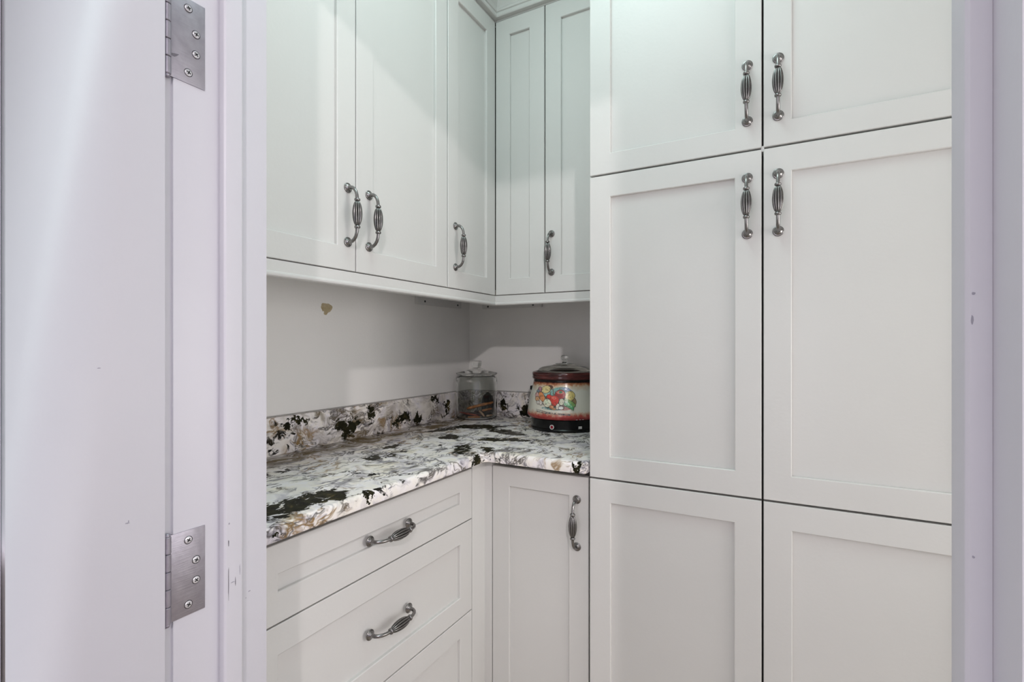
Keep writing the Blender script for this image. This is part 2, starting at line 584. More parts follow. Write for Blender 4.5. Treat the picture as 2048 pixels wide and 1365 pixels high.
# door frame: jambs, stops and casings
ST0, ST1 = 0.3835, 0.4105       # the stop strip
jl = struct(MB().box(JL - .019, JL, FW0, FW1, 0, HEAD).build('trim_1', M['jamb'], bevel=.0012), 'white left door jamb that carries the hinges')
st = MB().prism([(JL, ST0), (JL + .0095, ST0), (JL + .0115, ST0 + .002), (JL + .0115, ST1 - .004), (JL + .0075, ST1), (JL, ST1)], 0, HEAD - .012)
st.build('door_stop', M['jamb'], jl, bevel=.0006)
jr = struct(MB().box(JR, JR + .019, FW0, FW1, 0, HEAD).build('trim_2', M['jamb'], bevel=.0012), 'white right door jamb')
s0, s1 = 0.368, 0.395
MB().prism([(JR, s0), (JR - .0095, s0), (JR - .0115, s0 + .002), (JR - .0115, s1 - .002), (JR - .009, s1), (JR, s1)], 0, HEAD - .012).build('door_stop', M['jamb'], jr, bevel=.0006)
hd = struct(MB().box(JL, JR, FW0, FW1, HEAD, HEAD + .019).build('trim_3', M['jamb'], bevel=.0012))
MB().box(JL, JR, ST0, ST1, HEAD - .0115, HEAD).build('door_stop', M['jamb'], hd, bevel=.0006)


def casing_profile(sgn, x0):
    pts = [(0, 0), (0, .0095), (.002, .0112), (.027, .0112), (.030, .0145), (.045, .013), (.056, .017), (.062, .017), (.062, 0)]
    return [(x0 + sgn * a, FW0 - b) for a, b in pts]


struct(MB().prism(casing_profile(-1, JL - .003), 0, HEAD + .06).build('trim_4', M['jamb']))
struct(MB().prism(casing_profile(1, JR + .006), 0, HEAD + .06).build('trim_5', M['jamb']))
hc = MB().box(JL - .006, JR + .006, FW0 - .016, FW0, HEAD + .006, HEAD + .06)
struct(hc.build('trim_6', M['jamb'], bevel=.002))
# small scuffs on the paint
def mark(parent, name, mat, pts, off, thick=.00025):
    """flat irregular smear: pts is a closed outline in world space, pushed out by off"""
    vs = [Vector(p_) for p_ in pts]
    o_ = Vector(off)
    n = len(vs)
    fs = [tuple(range(n))[::-1], tuple(range(n, 2 * n))] + [(i, (i + 1) % n, n + (i + 1) % n, n + i) for i in range(n)]
    return link_mesh(name, vs + [v + o_ * thick for v in vs], fs, mat, parent)


def smear(cy_, cz, hy, hz, plane_x, n=12, jit=.35):
    out = []
    for i in range(n):
        a = 2 * PI * i / n
        k = 1 + random.uniform(-jit, jit)
        out.append((plane_x, cy_ + hy * k * math.cos(a), cz + hz * k * math.sin(a)))
    return out


SX = JL + .0115
for cy_, cz, hy, hz, dk in [(.3885, .908, .0005, .022, 1), (.3886, .960, .0005, .004, 1), (.3895, .984, .0010, .0013, 0), (.3975, .908, .0004, .0055, 1),
                            (.4035, .921, .0004, .006, 0), (.394, .9085, .0022, .0006, 0)]:
    mark(jl, 'scuff_mark', M['scuff_dark'] if dk else M['scuff'], smear(cy_, cz, hy, hz, SX), (1, 0, 0))
for cy_, cz, hy, hz in [(.4240, .8815, .0016, .0008), (.4195, .8745, .0006, .0006)]:
    mark(jl, 'scuff_mark', M['scuff'], smear(cy_, cz, hy, hz, JL), (1, 0, 0))
for cx_, cz, hx, hz in [(.0888, 1.2384, .0009, .0008), (.0882, 1.2236, .0006, .003), (.0888, 1.0927, .0007, .0007)]:
    pts = [(cx_ + hx * math.cos(2 * PI * i / 10) * random.uniform(.7, 1.2), s0, cz + hz * math.sin(2 * PI * i / 10) * random.uniform(.7, 1.2)) for i in range(10)]
    mark(jr, 'scuff_mark', M['scuff'], pts, (0, -1, 0))

# the open hall door leaf: swung 90 degrees into the hall
DF, DB = -0.624, -0.659
dy1, dy0 = 0.3168, -0.394
door = empty('door_1', (DF, dy1, 0))
struct(door, 'white panelled door standing open at the left of the doorway')


def dbox(mb, a0, a1, z0, z1, t0=0.0, t1=.035):
    # a runs from the hinge edge towards the hall, t into the thickness
    mb.box(-t1, -t0, -a1, -a0, z0, z1)
    return mb


dw, dh = dy1 - dy0, 2.03
sw = .1355
dm = MB()
dbox(dm, 0, sw, .01, dh)
dbox(dm, dw - sw, dw, .01, dh)
dbox(dm, sw, dw - sw, .01, .25)
dbox(dm, sw, dw - sw, dh - .12, dh)
dm.build('door_frame', M['jamb'], door, bevel=.0015)
mo = MB()
for a0, a1, z0, z1 in [(sw, sw + .014, .25, dh - .12), (dw - sw - .014, dw - sw, .25, dh - .12), (sw + .014, dw - sw - .014, .25, .264), (sw + .014, dw - sw - .014, dh - .134, dh - .12)]:
    dbox(mo, a0, a1, z0, z1, .004, .031)
mo.build('panel_moulding', M['jamb'], door, bevel=.003)
dbox(MB(), sw, dw - sw, .25, dh - .12, .010, .025).build('door_panel', M['jamb'], door)
for (y_, z_, hy, hz) in [(.2788, 1.0182, .0022, .0006), (.2800, 1.0196, .0005, .0012), (.2537, 1.1859, .0016, .0005)]:
    o = mark(None, 'scuff_mark', M['scuff'], [(x - DF, y - dy1, z) for x, y, z in smear(y_, z_, hy, hz, DF)], (1, 0, 0))
    o.parent = door

# ------------------------------------------------------------------ hinges


def hinge(zc, label, worn):
    root = empty('door_hinge', (JL, FW0, zc))
    tag(root, label, 'hinge', 'brushed hinges on the left jamb')
    hz = .0508
    leaf = MB().box(-.001, .0012, -.006, .0362, -hz, hz)
    leaf.build('jamb_leaf', M['nickel'], root, bevel=.0004)
    # knuckles around the pin, with fine joints
    kb = MB()
    edges = [-hz, -hz * .6, -hz * .2, hz * .2, hz * .6, hz]
    for a, b in zip(edges[:-1], edges[1:]):
        kb.lathe([(0, a + .0004), (.0039, a + .0004), (.0045, a + .001), (.0045, b - .001), (.0039, b - .0004), (0, b - .0004)], 20, (.0012, -.0075, 0))
    kb.build('knuckle', M['nickel'], root)
    pin = MB().lathe([(0, -hz - .0035), (.003, -hz - .003), (.0038, -hz), (.0028, -hz + .001), (.0028, hz - .001), (.0038, hz), (.003, hz + .003), (0, hz + .0035)], 16, (.0012, -.0075, 0))
    pin.build('hinge_pin', M['nickel'], root, smooth=True)
    MB().box(-.0260, .0068, -.01215, -.0120, -hz, hz).build('door_leaf', M['nickel'], root)
    for (dy, dz) in ((.0165, .039), (.0255, .0122), (.0255, -.0122), (.0165, -.038)):
        s = MB()
        s.lathe([(0, .0), (.0042, .0), (.0042, .0003), (.0036, .0009), (0, .0012)], 24)
        hd_ = s.build('screw', M['screw'], root, loc=(.0012, dy, dz), smooth=False)
        hd_.rotation_euler = (random.uniform(0, 1.5), PI / 2, 0)
        hd_.rotation_euler = (Matrix.Rotation(random.uniform(0.1, 1.4), 4, 'X') @ Matrix.Rotation(PI / 2, 4, 'Y')).to_euler()
        x = MB()
        for w, l in ((.0006, .0024), (.0024, .0006)):
            x.box(-w, w, -l, l, .0009, .00135)
        x.build('screw_recess', M['slot'], hd_)
        rg = MB().lathe([(.0042, .0001), (.0048, .0001), (.0048, .00025), (.0042, .00025)], 24, closed=True)
        rg.build('countersink', M['pewter_dark'], hd_)
    if worn:
        pts = [(.0012, -.005, -.0245), (.0012, .001, -.0225), (.0012, .006, -.0215), (.0012, .0035, -.0245), (.0012, .001, -.0265), (.0012, -.003, -.026)]
        mark(root, 'grease_stain', M['scuff_dark'], pts, (1, 0, 0), .0002)
    return root


hinge(1.5735, 'upper brushed nickel hinge with a dark grease spot beside the pin', True)
hinge(0.9375, 'lower brushed nickel hinge on the left jamb, without any stain', False)

# ------------------------------------------------------------------ pull handles (one shared mesh)


def handle_mesh():
    mb = MB()
    half = .0612
    proj = .030
    # rosettes: lathe about the outward (-y) axis
    for s in (-1, 1):
        prof = [(0, .0), (.0108, .0), (.0113, .0008), (.0111, .0020), (.0100, .0027), (.0086, .0028), (.0082, .0036), (.0068, .0046), (.0050, .0058), (.0042, .0078), (.0040, .0105), (0, .0105)]
        vs, fs = [], []
        seg, n = 20, len(prof)
        for i in range(seg):
            a = 2 * PI * i / seg
            for r, h in prof:
                vs.append((r * math.cos(a), -h, s * half + r * math.sin(a)))
        for i in range(seg):
            j = (i + 1) % seg
            for q in range(n - 1):
                fs.append((i * n + q, j * n + q, j * n + q + 1, i * n + q + 1))
        mb.add(vs, fs, 0)
        # curved post from the rosette to the collar
        path = [(-.008, half), (-.0145, half - .0008), (-.0205, half - .0045), (-.0255, half - .0110), (-.0285, half - .0185), (-proj, half - .0270), (-proj, half - .0305)]
        rad = [.0044, .0040, .0038, .0037, .0036, .0036, .0040]
        seg = 14
        ring = []
        for q, (y, z) in enumerate(path):
            if q == 0:
                t = (path[1][0] - y, path[1][1] - z)
            elif q == len(path) - 1:
                t = (y - path[-2][0], z - path[-2][1])
            else:
                t = (path[q + 1][0] - path[q - 1][0], path[q + 1][1] - path[q - 1][1])
            l = math.hypot(*t)
            ny, nz = -t[1] / l, t[0] / l
            for i in range(seg):
                a = 2 * PI * i / seg
                ring.append((rad[q] * math.cos(a), y + ny * rad[q] * math.sin(a), s * (z + nz * rad[q] * math.sin(a))))
        fs = []
        for q in range(len(path) - 1):
            for i in range(seg):
                j = (i + 1) % seg
                fs.append((q * seg + i, q * seg + j, (q + 1) * seg + j, (q + 1) * seg + i))
        mb.add(ring, fs, 0)
        # collar beads
        cz = s * (half - .0308)
        mb.lathe([(0, cz - .0034), (.0042, cz - .0034), (.0062, cz - .0022), (.0067, cz), (.0062, cz + .0022), (.0042, cz + .0034), (0, cz + .0034)], 18, (0, -proj, 0))
    # fluted spindle
    ribs, sub = 11, 6
    zs = [-.0280 + .056 * i / 16 for i in range(17)]
    vs, fs, ks = [], [], []
    seg = ribs * sub
    for z in zs:
        u = z / .028
        R = .0034 + .0076 * (max(0, 1 - u * u)) ** .62
        for i in range(seg):
            ph = (i % sub) / sub
            k = math.sin(PI * ph)
            r = R * (0.80 + 0.20 * k)
            a = 2 * PI * i / seg
            vs.append((r * math.cos(a), -proj + r * math.sin(a), z))
    for q in range(len(zs) - 1):
        for i in range(seg):
            j = (i + 1) % seg
            fs.append((q * seg + i, q * seg + j, (q + 1) * seg + j, (q + 1) * seg + i))
            ks.append(1 if i % sub in (0, sub - 1) else 0)
    b = len(mb.v)
    mb.v += vs
    mb.f += [tuple(i + b for i in f) for f in fs]
    mb.k += ks
    o = mb.build('handle', None, mats=[M['pewter'], M['pewter_dark']])
    me = o.data
    sharp_smooth(me, 0.9)
    bpy.data.objects.remove(o)
    return me


HANDLE = handle_mesh()


def add_handle(parent, x, z, horizontal=False, k=1.0):
    h = link_data('handle', HANDLE, parent, (x, 0, z))
    if horizontal:
        h.rotation_euler = (0, PI / 2, 0)
    h.scale = (k, k, k)
    h['label'] = 'antique pewter pull with a fluted spindle'
    return h


# ------------------------------------------------------------------ shaker doors and cabinets


def shaker(parent, x0, x1, z0, z1, sl=.054, rl=.054, rb=None, t=.020, name='door', y=0.0, rz=0.0, org=None):
    """door front in the parent's frame: front face on y, back on y+t; returns the door (frame) with its panel as child"""
    rb = rl if rb is None else rb
    w, h = x1 - x0, z1 - z0
    c, ci, rec = .0012, .0016, .0085
    def loop(ix, iz0, iz1, yy):
        return [(ix, yy, iz0), (w - ix, yy, iz0), (w - ix, yy, h - iz1), (ix, yy, h - iz1)]
    loops = [loop(0, 0, 0, t), loop(0, 0, 0, c), loop(c, c, c, 0), loop(sl - ci, rb - ci, rl - ci, 0), loop(sl, rb, rl, ci), loop(sl, rb, rl, t)]
    vs = [v for l in loops for v in l]
    fs = []
    n = len(loops)
    for q in range(n):
        q2 = (q + 1) % n
        for i in range(4):
            j = (i + 1) % 4
            fs.append((q * 4 + i, q * 4 + j, q2 * 4 + j, q2 * 4 + i))
    d = link_mesh(name, vs, fs, M['cabinet'], parent, loc=(x0, y, z0) if org is None else org)
    d.rotation_euler = (0, 0, rz)
    MB().box(sl - .0005, w - sl + .0005, rec, t - .003, rb - .0005, h - rl + .0005).build(name + '_panel', M['cabinet'], d)
    return d


def carcass(parent, x0, x1, z0, z1, depth, y0=.0215, name='carcass', toe=None, dark=True):
    """box behind the doors; its front is painted dark as the shade in the door joints"""
    mb = MB()
    if toe:
        mb.box(x0, x1, y0 + .06, depth, z0, toe)
        mb.box(x0, x1, y0, depth, toe, z1)
    else:
        mb.box(x0, x1, y0, depth, z0, z1)
    o = mb.build(name, None, parent, mats=[M['cabinet'], M['gap_shade']])
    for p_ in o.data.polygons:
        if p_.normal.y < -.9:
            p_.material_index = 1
    return o


Z0U, Z1U = 1.378, 2.301
G = .0015
# left pair of upper cabinets: local x = +Y, local y = -X
uc = empty('upper_cabinet', (UX, .4945, Z0U), PI / 2)
tag(uc, 'double upper cabinet with two handles side by side on the left wall', 'cabinet', 'upper cabinets')
W2 = .850 - .4945
carcass(uc, 0, 2 * W2 - .001, 0.02, Z1U - Z0U, -WX + UX - .001)
# near door (left of the pair) and far door
H = Z1U - Z0U
dA = shaker(uc, G, W2 - G, 0, H)
add_handle(dA, W2 - G - .0245 - .001, .125)
dB = shaker(uc, W2 + G, 2 * W2 - .0005 - G, 0, H)
add_handle(dB, .0385, .125)

# corner upper cabinet: door on the left run (with handle) hinged to a plain door on the back run
cu = empty('corner_upper_cabinet', (UX, UY, Z0U), 0)
tag(cu, 'L-shaped corner upper cabinet with one handle, between the double and the single cabinet', 'cabinet', 'upper cabinets')
Yc = 1.2045
mb = MB()
mb.box(WX - UX + .001, -.0215, Yc - UY + .001, WY - UY - .001, .02, H)
mb.box(-.0215, .1835, .0215, WY - UY - .001, .02, H)
o = mb.build('carcass', None, cu, mats=[M['cabinet'], M['gap_shade']])
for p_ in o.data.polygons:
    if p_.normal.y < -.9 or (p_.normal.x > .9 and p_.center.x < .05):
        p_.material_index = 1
wc = UY - Yc - .0038 - .0014
dC = shaker(cu, 0, wc, 0, H, rz=PI / 2, org=(0, Yc - UY + .0038, 0))
add_handle(dC, .036, .125)
dD = shaker(cu, .0014, .1835 - G, 0, H)
# single upper cabinet beside the tall cabinet
us = empty('upper_cabinet', (-.690, UY, Z0U), 0)
tag(us, 'narrow upper cabinet with one handle beside the tall cabinet', 'cabinet', 'upper cabinets')
wE = -.4475 + .690
carcass(us, 0, wE, 0.02, H, WY - UY - .001)
dE = shaker(us, G, wE - G, 0, H)
add_handle(dE, .0215, .125)

# hanging strips with screws, on the walls under the corner cabinet
def strip(parent, inv, x0, x1, y0, y1, z0, z1, screws):
    s = MB().box(x0, x1, y0, y1, z0, z1).build('mounting_strip', M['cabinet'], parent, bevel=.001)
    for p_, r in screws:
        sm = MB().lathe([(0, 0), (.0042, 0), (.0038, .0012), (0, .0018)], 16)
        q = sm.build('screw', M['slot'], s, loc=p_)
        q.rotation_euler = r
    return s


o_ = Vector((UX, UY, Z0U))
strip(cu, None, WX - UX + .0005, WX - UX + .012, 1.475 - UY, 1.762 - UY, 1.362 - Z0U, .0195,
      [((WX - UX + .012, 1.52 - UY, 1.374 - Z0U), (0, PI / 2, 0)), ((WX - UX + .012, 1.735 - UY, 1.374 - Z0U), (0, PI / 2, 0))])
strip(cu, None, -1.147 - UX, -.868 - UX, WY - UY - .012, WY - UY - .0005, 1.362 - Z0U, .0195,
      [((-1.118 - UX, WY - UY - .012, 1.371 - Z0U), (PI / 2, 0, 0)), ((-.906 - UX, WY - UY - .012, 1.371 - Z0U), (PI / 2, 0, 0))])

# light rail under the uppers (L run) and crown moulding above them
def l_sweep(prof, xw, yw, x_end, y_end):
    """prof: (outward offset, z); runs along the left run (face x=xw) to the corner and along the back run (face y=yw)"""
    n = len(prof)
    vs = []
    for (a, z) in prof:
        vs.append((xw + a, y_end, z))
    for (a, z) in prof:
        vs.append((xw + a, yw - a, z))
    for (a, z) in prof:
        vs.append((x_end, yw - a, z))
    fs = [tuple(range(n)), tuple(range(2 * n, 3 * n))[::-1]]
    for s in (0, 1):
        for i in range(n):
            j = (i + 1) % n
            fs.append((s * n + i, s * n + j, (s + 1) * n + j, (s + 1) * n + i))
    return vs, fs


prof = [(-.022, 1.3755), (-.001, 1.3755), (-.001, 1.3535), (.0005, 1.3515), (.0012, 1.3485), (.0005, 1.3452), (-.002, 1.3434), (-.022, 1.3434)]
vs, fs = l_sweep(prof, UX, UY, -.4475, .4975)
tag(link_mesh('light_rail', vs, fs, M['cabinet']), 'painted light rail moulding along the bottom of the upper cabinets', 'moulding')
prof = [(-.022, 2.304), (-.004, 2.304), (-.004, 2.309), (.011, 2.310), (.013, 2.313), (.013, 2.321), (.010, 2.323), (.010, 2.3255), (.0135, 2.3275), (.015, 2.333), (.012, 2.337), (.013, 2.342), (.018, 2.355), (.026, 2.376),
        (.040, 2.40), (.064, 2.424), (.078, 2.436), (.078, 2.452), (.072, 2.452), (-.022, 2.452)]
vs, fs = l_sweep(prof, UX, UY, -.4475, .4975)
tag(link_mesh('crown_moulding', vs, fs, M['cabinet']), 'cove crown moulding above the upper cabinet doors', 'moulding')

# base drawer cabinet on the left
bd = empty('drawer_cabinet', (DX, .512, 0), PI / 2)
tag(bd, 'base cabinet with a stack of drawers under the left countertop', 'cabinet', 'base cabinets')
WD = 1.1684 - .512
carcass(bd, -.004, WD + .0008, 0.0, .8835, -WX + DX - .001, toe=.105)
for z0, z1, hz in [(.734, .870, .0675), (.4845, .7310, .1225), (.110, .4815, .30)]:
    d = shaker(bd, 0, WD - .0008, z0, z1, .0555, .0525, .0535, name='drawer')
    add_handle(d, .8428 - .512, hz, True)
# corner filler post between drawers and back door (L shaped)
cf = MB().prism([(DX - .001, 1.171), (DX - .001, BY + .001), (-.7425, BY + .001), (-.7425, BY + .020), (DX - .022, BY + .020), (DX - .022, 1.171)], .105, .8835)
tag(cf.build('corner_filler', M['cabinet'], bevel=.0008), 'narrow painted filler post in the inner corner under the countertop', 'filler')
# base cabinet on the back run
bb = empty('base_cabinet', (-.7400, BY, 0), 0)
tag(bb, 'narrow base cabinet with one door under the back countertop', 'cabinet', 'base cabinets')
WB = -.4475 + .7400
carcass(bb, -.002, WB, 0.0, .8835, WY - BY - .001, toe=.105)
d = shaker(bb, 0, WB - .006, .110, .8685, .0545, .0535)
add_handle(d, -.4850 + .7400, .747 - .110)

# tall pantry cabinet: two columns of three doors
tc_ = empty('tall_cabinet', (-.4455, TY, 0), 0)
tag(tc_, 'floor-to-ceiling pantry cabinet with six doors in two columns', 'cabinet')
TW = .3415 + .4455
carcass(tc_, 0, TW, 0.0, 2.381, WY - TY - .001, y0=.030, toe=.105)
# face frame member seen in the joint
for zz in (1.6347,):
    MB().box(.3905, .3965, .004, .0298, zz - .006, zz + .006).build('door_bumper', M['label_white'], tc_)
cols = [(.001, .3915), (.3955, .7860)]
for ci_, (a, b) in enumerate(cols):
    hx = (-.0820 + .4455 - a) if ci_ == 0 else (-.0220 + .4455 - a)
    d = shaker(tc_, a, b, .110, .8718, .0545, .0560)
    d = shaker(tc_, a, b, .8762, 1.6325, .0535, .0545, .0560)
    add_handle(d, hx, 1.5135 - .8762)
    d = shaker(tc_, a, b, 1.6370, 2.379, .0535, .0545, .0505)
    add_handle(d, hx, 1.7597 - 1.6370)
    if ci_ == 1:
        pass
# crown over the tall cabinet
cp = [(TY - .004 - a, z) for a, z in [(0, 2.384), (.006, 2.392), (.004, 2.402), (.02, 2.43), (.05, 2.47), (.07, 2.49), (.07, 2.52), (-.05, 2.52), (-.05, 2.384)]]
vs = [(x, y, z) for x in (-.4455, .3415) for y, z in cp]
n = len(cp)
fs = [tuple(range(n)), tuple(range(n, 2 * n))[::-1]] + [(i, (i + 1) % n, n + (i + 1) % n, n + i) for i in range(n)]
tag(link_mesh('crown_moulding', vs, fs, M['cabinet']), 'crown moulding on top of the tall pantry cabinet', 'moulding')
# ------------------------------------------------------------------ granite worktop with splash
CT, CB = .914, .884
CXF, CYF = -.741, 1.200
poly = [(WX + .0005, .4515), (CXF, .4515)]
rc = .012
for i in range(7):               # inner corner radius
    a = PI - i * (PI / 2) / 6
    poly.append((CXF + rc + rc * math.cos(a), CYF - rc + rc * math.sin(a)))
xe = -.4485
r2 = .010
for i in range(6):               # rounded free corner by the tall cabinet
    a = -PI / 2 + i * (PI / 2) / 5
    poly.append((xe - r2 + r2 * math.cos(a), CYF + r2 + r2 * math.sin(a)))
poly += [(xe, WY - .0005), (WX + .0005, WY - .0005)]
ct = MB().prism(poly, CB, CT).build('worktop', M['granite'])
bm = bmesh.new()
bm.from_mesh(ct.data)
es = [e for e in bm.edges if all(abs(v.co.z - CT) < 1e-5 for v in e.verts)]
bmesh.ops.bevel(bm, geom=es, offset=.009, segments=4, profile=.5, affect='EDGES', clamp_overlap=True)
es = [e for e in bm.edges if all(abs(v.co.z - CB) < 1e-5 for v in e.verts)]
bmesh.ops.bevel(bm, geom=es, offset=.004, segments=2, profile=.5, affect='EDGES', clamp_overlap=True)
bm.to_mesh(ct.data)
bm.free()
sharp_smooth(ct.data, .7)
tag(ct, 'L-shaped white granite worktop with black and gold veining', 'countertop')
sp = .018
b1 = MB().box(WX + .0005, WX + sp, .4515, WY - .0005, CT + .0003, 1.0155).build('backsplash', M['granite'], ct, bevel=.0015)
b2 = MB().box(WX + sp + .0003, xe, WY - sp, WY - .0005, CT + .0003, 1.0155).build('backsplash', M['granite'], ct, bevel=.0015)
MB().prism([(WX + .0004, .4515), (WX + .004, .4515), (WX + .004, WY - .004), (xe, WY - .004), (xe, WY - .0004), (WX + .0004, WY - .0004)], 1.0153, 1.0185).build('caulk_bead', M['caulk'], ct)

# dried glue print on the left wall above the worktop
gp = []
for i in range(28):
    a = 2 * PI * i / 28
    r = .0165 * (1 + .12 * math.sin(3 * a + .6) + random.uniform(-.07, .07))
    if -2.4 < (a - 2 * PI if a > PI else a) < -.9:
        r *= random.uniform(.75, 1.15)
    gp.append((WX, 1.0665 + 1.22 * r * math.cos(a), 1.3195 + r * math.sin(a)))
mark(wl, 'glue_mark', M['glue'], gp, (1, 0, 0), .0005)

# ------------------------------------------------------------------ glass jar with its contents
JX, JY = -1.1120, 1.7310
jar = empty('glass_jar', (JX, JY, CT + .0006))
tag(jar, 'clear glass storage jar with a knobbed lid standing in the worktop corner', 'jar')
prof = [(0, 0), (.074, 0), (.0805, .003), (.083, .008), (.083, .150), (.0815, .158), (.076, .164), (.073, .168), (.073, .171), (.0695, .171), (.0695, .166),
        (.072, .160), (.0775, .154), (.0792, .146), (.0792, .012), (.076, .0065), (0, .0065)]
MB().lathe(prof, 64).build('jar_body', M['glass'], jar, smooth=True)
lp = [(0, .172), (.068, .172), (.070, .1725), (.079, .1735), (.0835, .1795), (.0835, .1815), (.078, .184), (.050, .1905), (.034, .195), (.026, .1985), (.016, .202), (.0155, .205),
      (.018, .212), (.0195, .221), (.0192, .2285), (.017, .231), (0, .231)]
MB().lathe(lp, 64).build('jar_lid', M['glass'], jar, smooth=True)


def stick(p0, p1, r, mat, label, flat=.75):
    p0, p1 = Vector(p0), Vector(p1)
    d = (p1 - p0)
    L_ = d.length
    seg, rings = 10, 9
    vs, fs = [], []
    q = d.to_track_quat('Z', 'Y').to_matrix()
    wob = [random.uniform(.85, 1.12) for _ in range(rings)]
    for i in range(rings):
        t = i / (rings - 1)
        rr = r * wob[i] * (min(1, .55 + 3.5 * min(t, 1 - t)))
        off = Vector((math.sin(t * 3.1) * r * .5, 0, 0))
        for k in range(seg):
            a = 2 * PI * k / seg
            vs.append(q @ (Vector((rr * math.cos(a), flat * rr * math.sin(a), (t - .5) * L_)) + off))
    for i in range(rings - 1):
        for k in range(seg):
            j = (k + 1) % seg
            fs.append((i * seg + k, i * seg + j, (i + 1) * seg + j, (i + 1) * seg + k))
    fs += [tuple(range(seg))[::-1], tuple(range((rings - 1) * seg, rings * seg))]
    o = link_mesh('chew_stick', vs, fs, mat, smooth=True, loc=(p0 + p1) / 2)
    return tag(o, label, 'stick', 'sticks in the glass jar')


RX, RY = .877, .480              # direction to the right in the corner, used to lay the sticks out


def jp(u, v, z):                  # u to the right, v towards the room, z above the worktop
    return (JX + u * RX + v * RY, JY + u * RY - v * RX, CT + z)


stick(jp(-.038, .022, .0395), jp(.066, -.010, .062), .0078, M['stick_orange'], 'long orange-brown stick lying highest, aslant across the jar')
stick(jp(.022, .012, .030), jp(.062, .010, .038), .0065, M['stick_orange'], 'short orange stick end tucked under the long one')
stick(jp(.012, .040, .034), jp(.034, .052, .0125), .0052, M['stick_tan'], 'pale tan stick leaning down in the middle of the jar')
stick(jp(-.066, .026, .026), jp(.008, .050, .0150), .0045, M['stick_red'], 'long thin dark red stick at the left of the jar')
stick(jp(-.030, .062, .0115), jp(.018, .062, .0115), .0048, M['stick_orange'], 'orange stick flat on the jar bottom at the front')
stick(jp(.040, .040, .0125), jp(.064, .022, .0140), .0050, M['stick_tan'], 'short pale stick on the jar bottom at the right')
stick(jp(-.052, -.010, .0140), jp(.050, -.020, .0140), .0075, M['stick_dark'], 'dark brown stick flat on the bottom behind the others')
stick(jp(-.045, .006, .0125), jp(.030, .022, .0125), .0060, M['stick_dark'], 'dark stick across the middle of the jar bottom')
stick(jp(-.010, .004, .0260), jp(.060, .000, .0260), .0060, M['stick_dark'], 'dark stick under the long orange one')
mb = MB()
prof = [(0, 0), (.020, .002), (.026, .018), (.027, .045), (.026, .062), (.020, .078), (.010, .087), (.004, .094), (0, .095)]
mb.lathe(prof, 28)
bo = mb.build('black_stopper', M['black_matte'], smooth=True, loc=jp(.044, -.028, .0075))
tag(bo, 'black rounded lump with a pointed top inside the glass jar', 'stopper')

# ------------------------------------------------------------------ slow cooker
KX, KY = -.706, 1.6775
ck = empty('slow_cooker', (KX, KY, CT + .0005))
tag(ck, 'cream and maroon slow cooker with a vegetable picture and glass lid', 'slow cooker')
bp_ = [(0, 0), (.112, 0), (.1185, .002), (.1195, .007), (.118, .0095), (.1155, .012), (.1165, .030), (.1185, .040), (.116, .043), (0, .043)]
base = MB().lathe(bp_, 72).build('heating_base', M['crock_black'], ck, smooth=False)
sharp_smooth(base.data, .7)
BODY = [(.118, .0425), (.1275, .044), (.1325, .050), (.1325, .057), (.1305, .070), (.1265, .095), (.121, .120), (.1155, .143), (.112, .158), (.1105, .166)]
bd_ = [(0, .0425)] + BODY + [(.108, .168), (0, .168)]
body = MB().lathe(bd_, 72).build('crock_body', M['crock'], ck)
sharp_smooth(body.data, .7)
MB().lathe([(.1085, .1665), (.1095, .168), (.1095, .175), (.107, .176), (0, .176), (0, .1665)], 72).build('groove_band', M['crock_black'], ck)
rim = MB().lathe([(.104, .1755), (.1115, .1755), (.1145, .178), (.1148, .183), (.1135, .186), (.1148, .189), (.1155, .195), (.1135, .200), (.1085, .2015), (.1035, .200),
                  (.1015, .195), (.1005, .186), (.1005, .1755)], 72, closed=True).build('crock_rim', M['maroon'], ck, smooth=True)
lid = MB().lathe([(0, .199), (.094, .199), (.0985, .2005), (.0985, .204), (.093, .207), (.0895, .212), (.080, .217), (.060, .2215), (.042, .224), (.040, .2255), (0, .2255)], 72)
lido = lid.build('lid', M['lid_glass'], ck)
sharp_smooth(lido.data, .7)
kn = MB().lathe([(0, .2258), (.030, .2258), (.034, .2275), (.030, .229), (.010, .230), (.0075, .234), (.0075, .239), (.011, .243), (.0135, .250), (.0125, .2555), (.008, .258), (0, .2585)], 36)
kno = kn.build('lid_knob', M['glass'], ck, smooth=True)
CANG = math.atan2(-KY, -KX)       # the side of the pot that faces the doorway


def body_r(z):
    pts = BODY
    if z <= pts[0][1]:
        return pts[0][0]
    for (r0, z0), (r1, z1) in zip(pts[:-1], pts[1:]):
        if z0 <= z <= z1 and z1 > z0:
            return r0 + (r1 - r0) * (z - z0) / (z1 - z0)
    return pts[-1][0]


def on_pot(u, z, off):            # u: sideways offset seen from the doorway, z above the worktop
    r = body_r(z)
    a = CANG + math.asin(max(-.98, min(.98, u / r)))
    return ((r + off) * math.cos(a), (r + off) * math.sin(a), z)


def zc(zx, zy):                   # picture layout to pot surface (metres)
    u = ((1060 + zx / 13.65) - 1129.3) * .001672
    z = 1.21 - ((740 + zy / 13.65) - 690) * .00169 - CT
    return u, z


# side handles of the pot
for s in (-1, 1):
    a = CANG + s * 1.80
    hb = MB().box(-.016, .016, -.004, .010, -.008, .008)
    ho = hb.build('side_handle', M['crock_black'], ck, bevel=.004, loc=(.1145 * math.cos(a), .1145 * math.sin(a), .140))
    ho.rotation_euler = (0, 0, a - PI / 2)

# printed vegetables: flat print wrapped on the pot
pv, pf, pc = [], [], []


